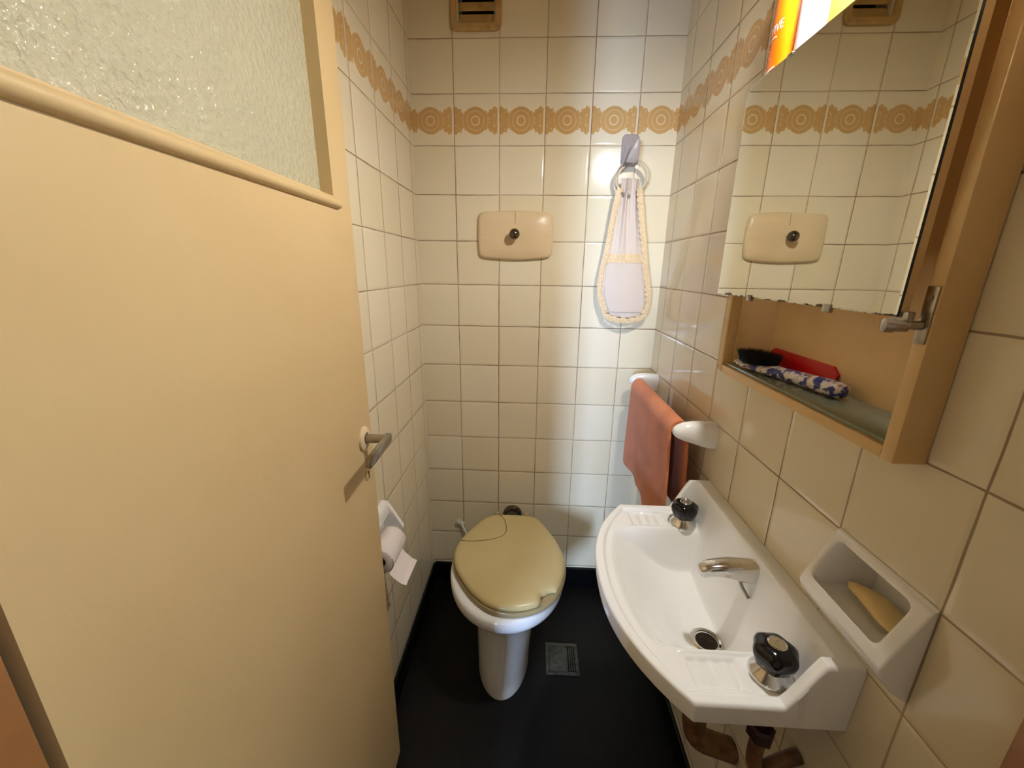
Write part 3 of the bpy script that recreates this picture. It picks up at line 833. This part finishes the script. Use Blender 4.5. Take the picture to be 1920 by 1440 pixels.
# soap
mb = MB(); rings = []
for k in range(17):
    s = k / 16; y = -1.000 - .085 * s
    w = (.006 + .013 * s + .008 * math.sin(PI * s)) if 0 < s < 1 else (.003 if s == 0 else .010)
    h = .0045 + .005 * math.sin(PI * s) if 0 < s < 1 else .0015
    x = .884 + .012 * s + .004 * math.sin(s * 5); z = .9300 + .002 * math.sin(PI * s)
    rings.append([(x + w * math.cos(2 * PI * j / 20), y + .010 * math.cos(2 * PI * j / 20) * .4, z + h * math.sin(2 * PI * j / 20) - .25 * (w * math.cos(2 * PI * j / 20)) * .3) for j in range(20)])
mb.loft(rings); o = mb.build('soap_bar', M_soap, angle=80)
tag(o, 'worn yellow bar of soap lying in the white wall dish', 'soap')

# ------------------------------------------------------------------ towel rail and orange towel
t = thing('towel_rail', 'white ceramic towel rail on the right wall beyond basin', 'towel rail', (W, -.32, .97))
def bracket(yc):
    mb = MB(); rings = []
    for x, hy, z0, z1 in ((W - .0005, .0225, .938, 1.003), (.862, .0225, .939, 1.003), (.842, .0220, .944, 1.004), (.820, .0205, .950, 1.004), (.802, .0190, .955, 1.001), (.788, .0165, .961, .995), (.780, .0125, .966, .989), (.776, .006, .972, .983)):
        rg = []
        for k in range(32):
            a = 2 * PI * k / 32; c, s = math.cos(a), math.sin(a); e = .55 if x > .83 else .8
            rg.append((x, yc + hy * math.copysign(abs(c) ** e, c), (z0 + z1) / 2 + (z1 - z0) / 2 * math.copysign(abs(s) ** e, s)))
        rings.append(rg)
    mb.loft(rings); return mb.build('bracket', M_porc2, t, angle=55)
bracket(-.085); bracket(-.562)
mb = MB(); mb.tube([(.800, -.100, .976), (.800, -.548, .976)], .008, 16); mb.build('bar', M_porc2, t)
mb = MB()
ty0, ty1 = -.128, -.535
sec = []
for k in range(30): s = k / 29; sec.append((.783 - .004 * s, .672 + (.966 - .672) * s))       # front layer, upwards
for k in range(1, 13):
    a = PI - PI * k / 12; sec.append((.801 + .021 * math.cos(a) * 1.0, .968 + .024 * math.sin(a)))
for k in range(1, 26): s = k / 25; sec.append((.823 + .012 * s, .966 - .24 * s))
def tow(i, j, s):
    k = i * (len(sec) - 1); a = int(min(k, len(sec) - 2)); f = k - a
    x = sec[a][0] * (1 - f) + sec[a + 1][0] * f; z = sec[a][1] * (1 - f) + sec[a + 1][1] * f
    tx, tz = sec[a + 1][0] - sec[a][0], sec[a + 1][1] - sec[a][1]; L = math.hypot(tx, tz); nx, nz = -tz / L, tx / L
    y = ty0 + (ty1 - ty0) * j
    low = max(0, min(1, (.95 - z) / .25))
    wav = .006 * math.sin(j * 8 + .3 + z * 3) * low + .003 * math.sin(j * 21 + z * 9) * low
    y2 = y + (.014 * low * (1 - j) if k < 30 else 0) - .012 * low * j
    return (x + nx * s * .0035 - wav * (1 if k < 42 else .3), y2, z + nz * s * .0035)
NU2, NV2 = 66, 40
A = mb.grid(lambda i, j: tow(i, j, 1), NU2, NV2); B = mb.grid(lambda i, j: tow(i, j, -1), NU2, NV2, True)
for j in range(NV2):
    mb.bm.faces.new((A[0][j], A[0][j + 1], B[0][j + 1], B[0][j])); mb.bm.faces.new((A[NU2][j + 1], A[NU2][j], B[NU2][j], B[NU2][j + 1]))
for i in range(NU2):
    mb.bm.faces.new((A[i + 1][0], A[i][0], B[i][0], B[i + 1][0])); mb.bm.faces.new((A[i][NV2], A[i + 1][NV2], B[i + 1][NV2], B[i][NV2]))
o = mb.build('bath_towel', M_orange, angle=80)
tag(o, 'orange terry towel folded over the ceramic rail', 'towel')

# ------------------------------------------------------------------ mirror cabinet
FX = .837
t = thing('mirror_cabinet', 'cream wooden mirror cabinet set in the right wall above basin', 'cabinet', (W, -.835, 1.15))
CY0, CY1, CZ0, CZ1 = -1.060, -.606, 1.147, 1.676
mb = MB(); wx = W - .0006
mb.box(FX, wx, CY1 - .019, CY1, CZ0, CZ1, .0015); mb.box(FX, wx, CY0, NY0 + .001, CZ0, CZ1, .0015)
mb.box(FX, wx, NY0 + .001, CY1 - .019, CZ0, 1.1625, .0015); mb.box(FX, wx, NY0 + .001, CY1 - .019, 1.660, CZ1, .0015)
mb.build('frame', M_cab, t)
mb = MB()
nx0, nx1 = W + .0005, .934
mb.box(nx1 - .004, nx1, NY0 + .001, NY1 - .001, 1.161, 1.663)
mb.box(FX + .02, nx1 - .004, NY1 - .0045, NY1 - .0012, 1.163, 1.660); mb.box(FX + .02, nx1 - .004, NY0 + .0012, NY0 + .0045, 1.163, 1.660)
mb.box(FX + .02, nx1 - .004, NY0 + .0045, NY1 - .0045, 1.161, 1.1635); mb.box(FX + .02, nx1 - .004, NY0 + .0045, NY1 - .0045, 1.6575, 1.660)
mb.build('box', M_cab, t, smooth=False)
mb = MB(); mb.box(FX + .004, nx1 - .0045, NY0 + .005, NY1 - .005, 1.1640, 1.1690, .0008)
o = mb.build('shelf', M_shelf_glass, t); o['label'] = 'green tinted glass shelf'
# mirror door on a pivot, standing a little off the frame
MY0, MY1, MZ0, MZ1, MX = -1.041, -.604, 1.312, 1.685, .8145
mb = MB()
out = [(MY0, MZ0), (MY1, MZ0), (MY1, MZ1 - .014), (MY1 - .012, MZ1), (MY0, MZ1)]
mb.loft([[(MX + .0036, y, z) for y, z in out], [(MX + .0118, y, z) for y, z in out]])
door_m = mb.build('mirror_door', M_cab, t, smooth=False); door_m['label'] = 'mirror on a thin wooden backing'
mb = MB(); cY, cZ = (MY0 + MY1) / 2, (MZ0 + MZ1) / 2
mb.slot = 1; mb.loft([[(MX + .0034, y, z) for y, z in out], [(MX + .0004, y, z) for y, z in out]], cap1=False)
mb.slot = 0
k = .988
inn = [(cY + (y - cY) * k, cZ + (z - cZ) * k) for y, z in out]
mb.loft([[(MX + .0004, y, z) for y, z in out], [(MX, y, z) for y, z in inn]], cap0=False)
mb.build('glass', [M_mirror, M_mirror_edge], door_m, smooth=False)
for y, z in ((-.735, MZ0), (-.935, MZ0), (-.735, MZ1), (-.935, MZ1)):
    mb = MB(); s = 1 if z == MZ0 else -1
    mb.box(MX - .0022, MX + .004, y - .007, y + .007, z - .003 * s - .003, z + .005 * s, .001); mb.build('clip', M_steel, door_m)
mb = MB()
mb.box(FX - .0022, FX - .0002, -1.058, -1.045, 1.285, 1.345, .0005)            # leaf on the frame
mb.tube([(FX - .002, -1.050, 1.304), (MX + .004, -1.046, 1.304)], .0048, 12)
mb.tube([(MX + .006, -1.050, 1.303), (MX - .008, -1.046, 1.303)], .0060, 14)
mb.lathe([(.004, 0), (.0075, .001), (.0075, .009), (.004, .011)], (MX - .004, -1.046, 1.303), (-1, .35, 0), 18)
mb.lathe([(.0035, 0), (.0035, .0012)], (FX - .002, -1.0515, 1.333), (-1, 0, 0), 12)
mb.box(MX + .004, MX + .012, -1.050, -1.030, 1.303, 1.318, .001)
mb.build('hinge', M_steel, t)

# ------------------------------------------------------------------ on the glass shelf
SZ = 1.1692
t = thing('red_comb', 'red plastic comb leaning in niche behind the hair brush', 'comb', (.92, -.735, SZ))
mb = MB()
mb.loft([[(.9150, y, SZ), (.9195, y, SZ), (.9292, y, zt), (.9247, y, zt)] for y, zt in ((-.642, SZ + .030), (-.655, SZ + .0375), (-.822, SZ + .0375), (-.836, SZ + .026))])
mb.build('body', M_red, t, angle=30)
t = thing('hair_brush', 'blue marbled hair brush with black bristles on the glass shelf', 'brush', (.86, -.76, SZ))
mb = MB(); rings = []
for s, y, x, w, z, h in ((0, -.636, .858, .003, .0095, .002), (.02, -.640, .858, .014, .0095, .005), (.1, -.655, .858, .026, .0095, .007), (.25, -.690, .860, .034, .0095, .008), (.4, -.725, .863, .031, .0100, .0085), (.5, -.752, .866, .021, .0105, .0095), (.57, -.770, .868, .0150, .0115, .0105), (.7, -.800, .873, .0150, .0125, .0115), (.85, -.840, .879, .0155, .0135, .0125), (.95, -.868, .884, .0160, .0138, .0132), (.985, -.881, .8855, .0140, .0135, .0115), (1, -.886, .886, .006, .0135, .005)):
    rings.append([(x + .011 + w * math.cos(2 * PI * j / 24), y - .006, SZ + z + h * math.sin(2 * PI * j / 24)) for j in range(24)])
mb.loft(rings); mb.build('handle', M_marble, t, angle=70)
mb = MB(); rng = random.Random(5)
for k in range(2200):
    a = rng.random() * 2 * PI; r = math.sqrt(rng.random())
    x = .872 + .026 * r * math.cos(a); y = -.696 + .048 * r * math.sin(a)
    dx, dy = .010 * r * math.cos(a) + rng.uniform(-.002, .002), .006 * r * math.sin(a) + rng.uniform(-.002, .002)
    h = .021 + rng.uniform(-.002, .002); w = .0007
    b = [mb.bm.verts.new((x + w * math.cos(q), y + w * math.sin(q), SZ + .0155)) for q in (0, 2.1, 4.2)]
    tp_ = mb.bm.verts.new((x + dx, y + dy, SZ + .0155 + h))
    for i in range(3): mb.bm.faces.new((b[i], b[(i + 1) % 3], tp_))
o = mb.build('bristles', M_bristle, t, smooth=False, fix=False); o['kind'] = 'stuff'
mb = MB(); mb.sphere((.872, -.696, SZ + .0155), .028, 28, (1, 1.78, .16)); mb.build('bristle_pad', M_bristle, t)

# ------------------------------------------------------------------ bottles on top of the cabinet
def oval(cx, cy, ax, ay, z, n=48, e=.85):
    return [(cx + ax * math.copysign(abs(math.cos(2 * PI * k / n)) ** e, math.cos(2 * PI * k / n)), cy + ay * math.copysign(abs(math.sin(2 * PI * k / n)) ** e, math.sin(2 * PI * k / n)), z) for k in range(n)]
BZ = CZ1 + .0004
def bottle(cy, ax, ay, h, m, capm, label, caph=.03, cx=.852):
    t = thing('bottle', label, 'bottle', (cx, cy, BZ), 'bottles on top of the mirror cabinet')
    mb = MB()
    mb.loft([oval(cx, cy, ax * k, ay * k, BZ + z) for k, z in ((.90, 0), (.98, .003), (1, .010), (1, h * .55), (.99, h * .75), (.94, h * .88), (.80, h * .96), (.55, h), (.45, h + .004))])
    mb.build('body', m, t, angle=60)
    mb = MB(); mb.loft([oval(cx, cy, ax * k, ay * k * .8, BZ + h + z) for k, z in ((.62, .0045), (.64, .008), (.64, caph - .004), (.58, caph))]); mb.build('cap', capm, t, angle=50)
    return t
b1 = bottle(-.645, .022, .038, .175, M_orangeb, M_orangeb, 'orange shampoo bottle, leftmost on top of the mirror cabinet')
b2 = bottle(-.7255, .022, .0365, .165, M_whiteb, M_whiteb, 'white bottle between orange and yellow ones above the mirror')
b3 = bottle(-.803, .022, .036, .120, M_yellowb, M_whiteb, 'pale yellow bottle above the mirror right of the white one')
b4 = bottle(-.872, .022, .029, .105, M_redb, M_redb, 'dark red bottle, rightmost on top of the mirror cabinet')
def on_bottle(cy, ax, ay, a, cx=.852, off=.0004, e=.85):
    c, s = math.cos(a), math.sin(a)
    return cx + (ax + off) * math.copysign(abs(c) ** e, c), cy + (ay + off) * math.copysign(abs(s) ** e, s)
def wrap_text(txt, size, z, a_mid, cy, ax, ay, parent, m):
    cu = bpy.data.curves.new('print', 'FONT'); cu.body = txt; cu.size = size; cu.extrude = 0; cu.align_x = 'CENTER'
    ob = bpy.data.objects.new('print', cu); COL.objects.link(ob)
    dg = bpy.context.evaluated_depsgraph_get(); me = bpy.data.meshes.new_from_object(ob.evaluated_get(dg))
    COL.objects.unlink(ob); bpy.data.objects.remove(ob)
    bm = bmesh.new(); bm.from_mesh(me); bmesh.ops.subdivide_edges(bm, edges=[e for e in bm.edges if e.calc_length() > .002], cuts=3, use_grid_fill=False)
    bmesh.ops.triangulate(bm, faces=bm.faces)
    for v in bm.verts:
        # seen from outside (from -x) text runs towards -y; arc length is taken along y
        y = cy + a_mid - v.co.x
        s = max(-1, min(1, (y - cy) / ay)); sv = math.copysign(abs(s) ** (1 / .85), s); c = math.sqrt(max(0, 1 - sv * sv))
        v.co = Vector((.852 - (ax + .0005) * c ** .85, y, z + v.co.y))
    bm.to_mesh(me); bm.free(); me.materials.append(m)
    o = bpy.data.objects.new('print', me); COL.objects.link(o); attach(o, parent); return o
o = wrap_text('ELVIVE', .0190, BZ + .078, .010, -.645, .022, .038, b1, M_ink); o['label'] = 'white lettering'
def stripe(cy, ax, ay, pts, w, m, parent, name):
    mb = MB()
    A = []
    for y, z in pts:
        s = max(-1, min(1, (y - cy) / ay)); sv = math.copysign(abs(s) ** (1 / .85), s); c = math.sqrt(max(0, 1 - sv * sv)); x = .852 - (ax + .0005) * c ** .85
        A.append([(x, y, z - w / 2), (x, y, z + w / 2), (x + .0004, y, z + w / 2), (x + .0004, y, z - w / 2)])
    mb.loft(A); return mb.build(name, m, parent, smooth=False)
stripe(-.645, .022, .038, [(-.616 - k * .0045, BZ + .071) for k in range(8)], .0016, M_ink, b1, 'rule')
for j, dzz in enumerate((.022, .014)):
    stripe(-.645, .022, .038, [(-.614 - k * .0045, BZ + dzz + .0002 * k) for k in range(10)], .0022, M_ink, b1, 'rule')
for j in range(3):
    stripe(-.645, .022, .038, [(-.614 - k * .0035, BZ + .046 + .011 * j + .003 * math.sin(k * .8 + j)) for k in range(6)], .0035, M_ink2, b1, 'motif')
stripe(-.7255, .022, .0365, [(-.696 - k * .003, BZ + .030 + .0035 * k) for k in range(4)], .009, M_ink3, b2, 'motif')
stripe(-.7255, .022, .0365, [(-.692 - k * .004, BZ + .105 + .006 * k) for k in range(6)], .004, M_ink3, b2, 'motif')
for j in range(5):
    stripe(-.803, .022, .036, [(-.785 - k * .004, BZ + .050 + .007 * j) for k in range(7)], .0016, mat('olive_print', srgb(176, 156, 70), .5) if j == 0 else bpy.data.materials['olive_print'], b3, 'print')

# ------------------------------------------------------------------ the lamp that lights the room (above the cabinet)
t = thing('wall_lamp', 'bare bulb wall lamp above the mirror cabinet', 'lamp', (W, -.86, 1.90))
mb = MB(); mb.lathe([(.035, .0004), (.035, .010), (.022, .020), (.017, .050)], (W, -.86, 1.945), (-1, 0, 0), 28); mb.build('base', M_white_pl, t)
LB = Vector((.790, -.86, 1.885))
mb = MB(); mb.tube([(W - .048, -.86, 1.945), (.800, -.86, 1.950), (.790, -.86, 1.935), (.790, -.86, 1.915)], .012, 16, smooth=1); mb.build('holder', M_white_pl, t)
mb = MB(); mb.lathe([(.018, .052), (.030, .050), (.052, .028), (.066, -.008), (.0645, -.008), (.050, .026), (.029, .048), (.018, .050)], LB, (0, 0, 1), 40, False, False); o = mb.build('shade', M_white_pl, t)
M_bulb = bpy.data.materials.new('lit_bulb'); M_bulb.use_nodes = True
_b = M_bulb.node_tree.nodes['Principled BSDF']; _b.inputs['Base Color'].default_value = (1, .9, .8, 1)
_b.inputs['Emission Color'].default_value = (*BULB_COLOR, 1)
RB = .028
_b.inputs['Emission Strength'].default_value = BULB_POWER / (4 * PI * PI * RB * RB)
mb = MB(); mb.sphere(LB, RB, 24); mb.build('bulb', M_bulb, t)
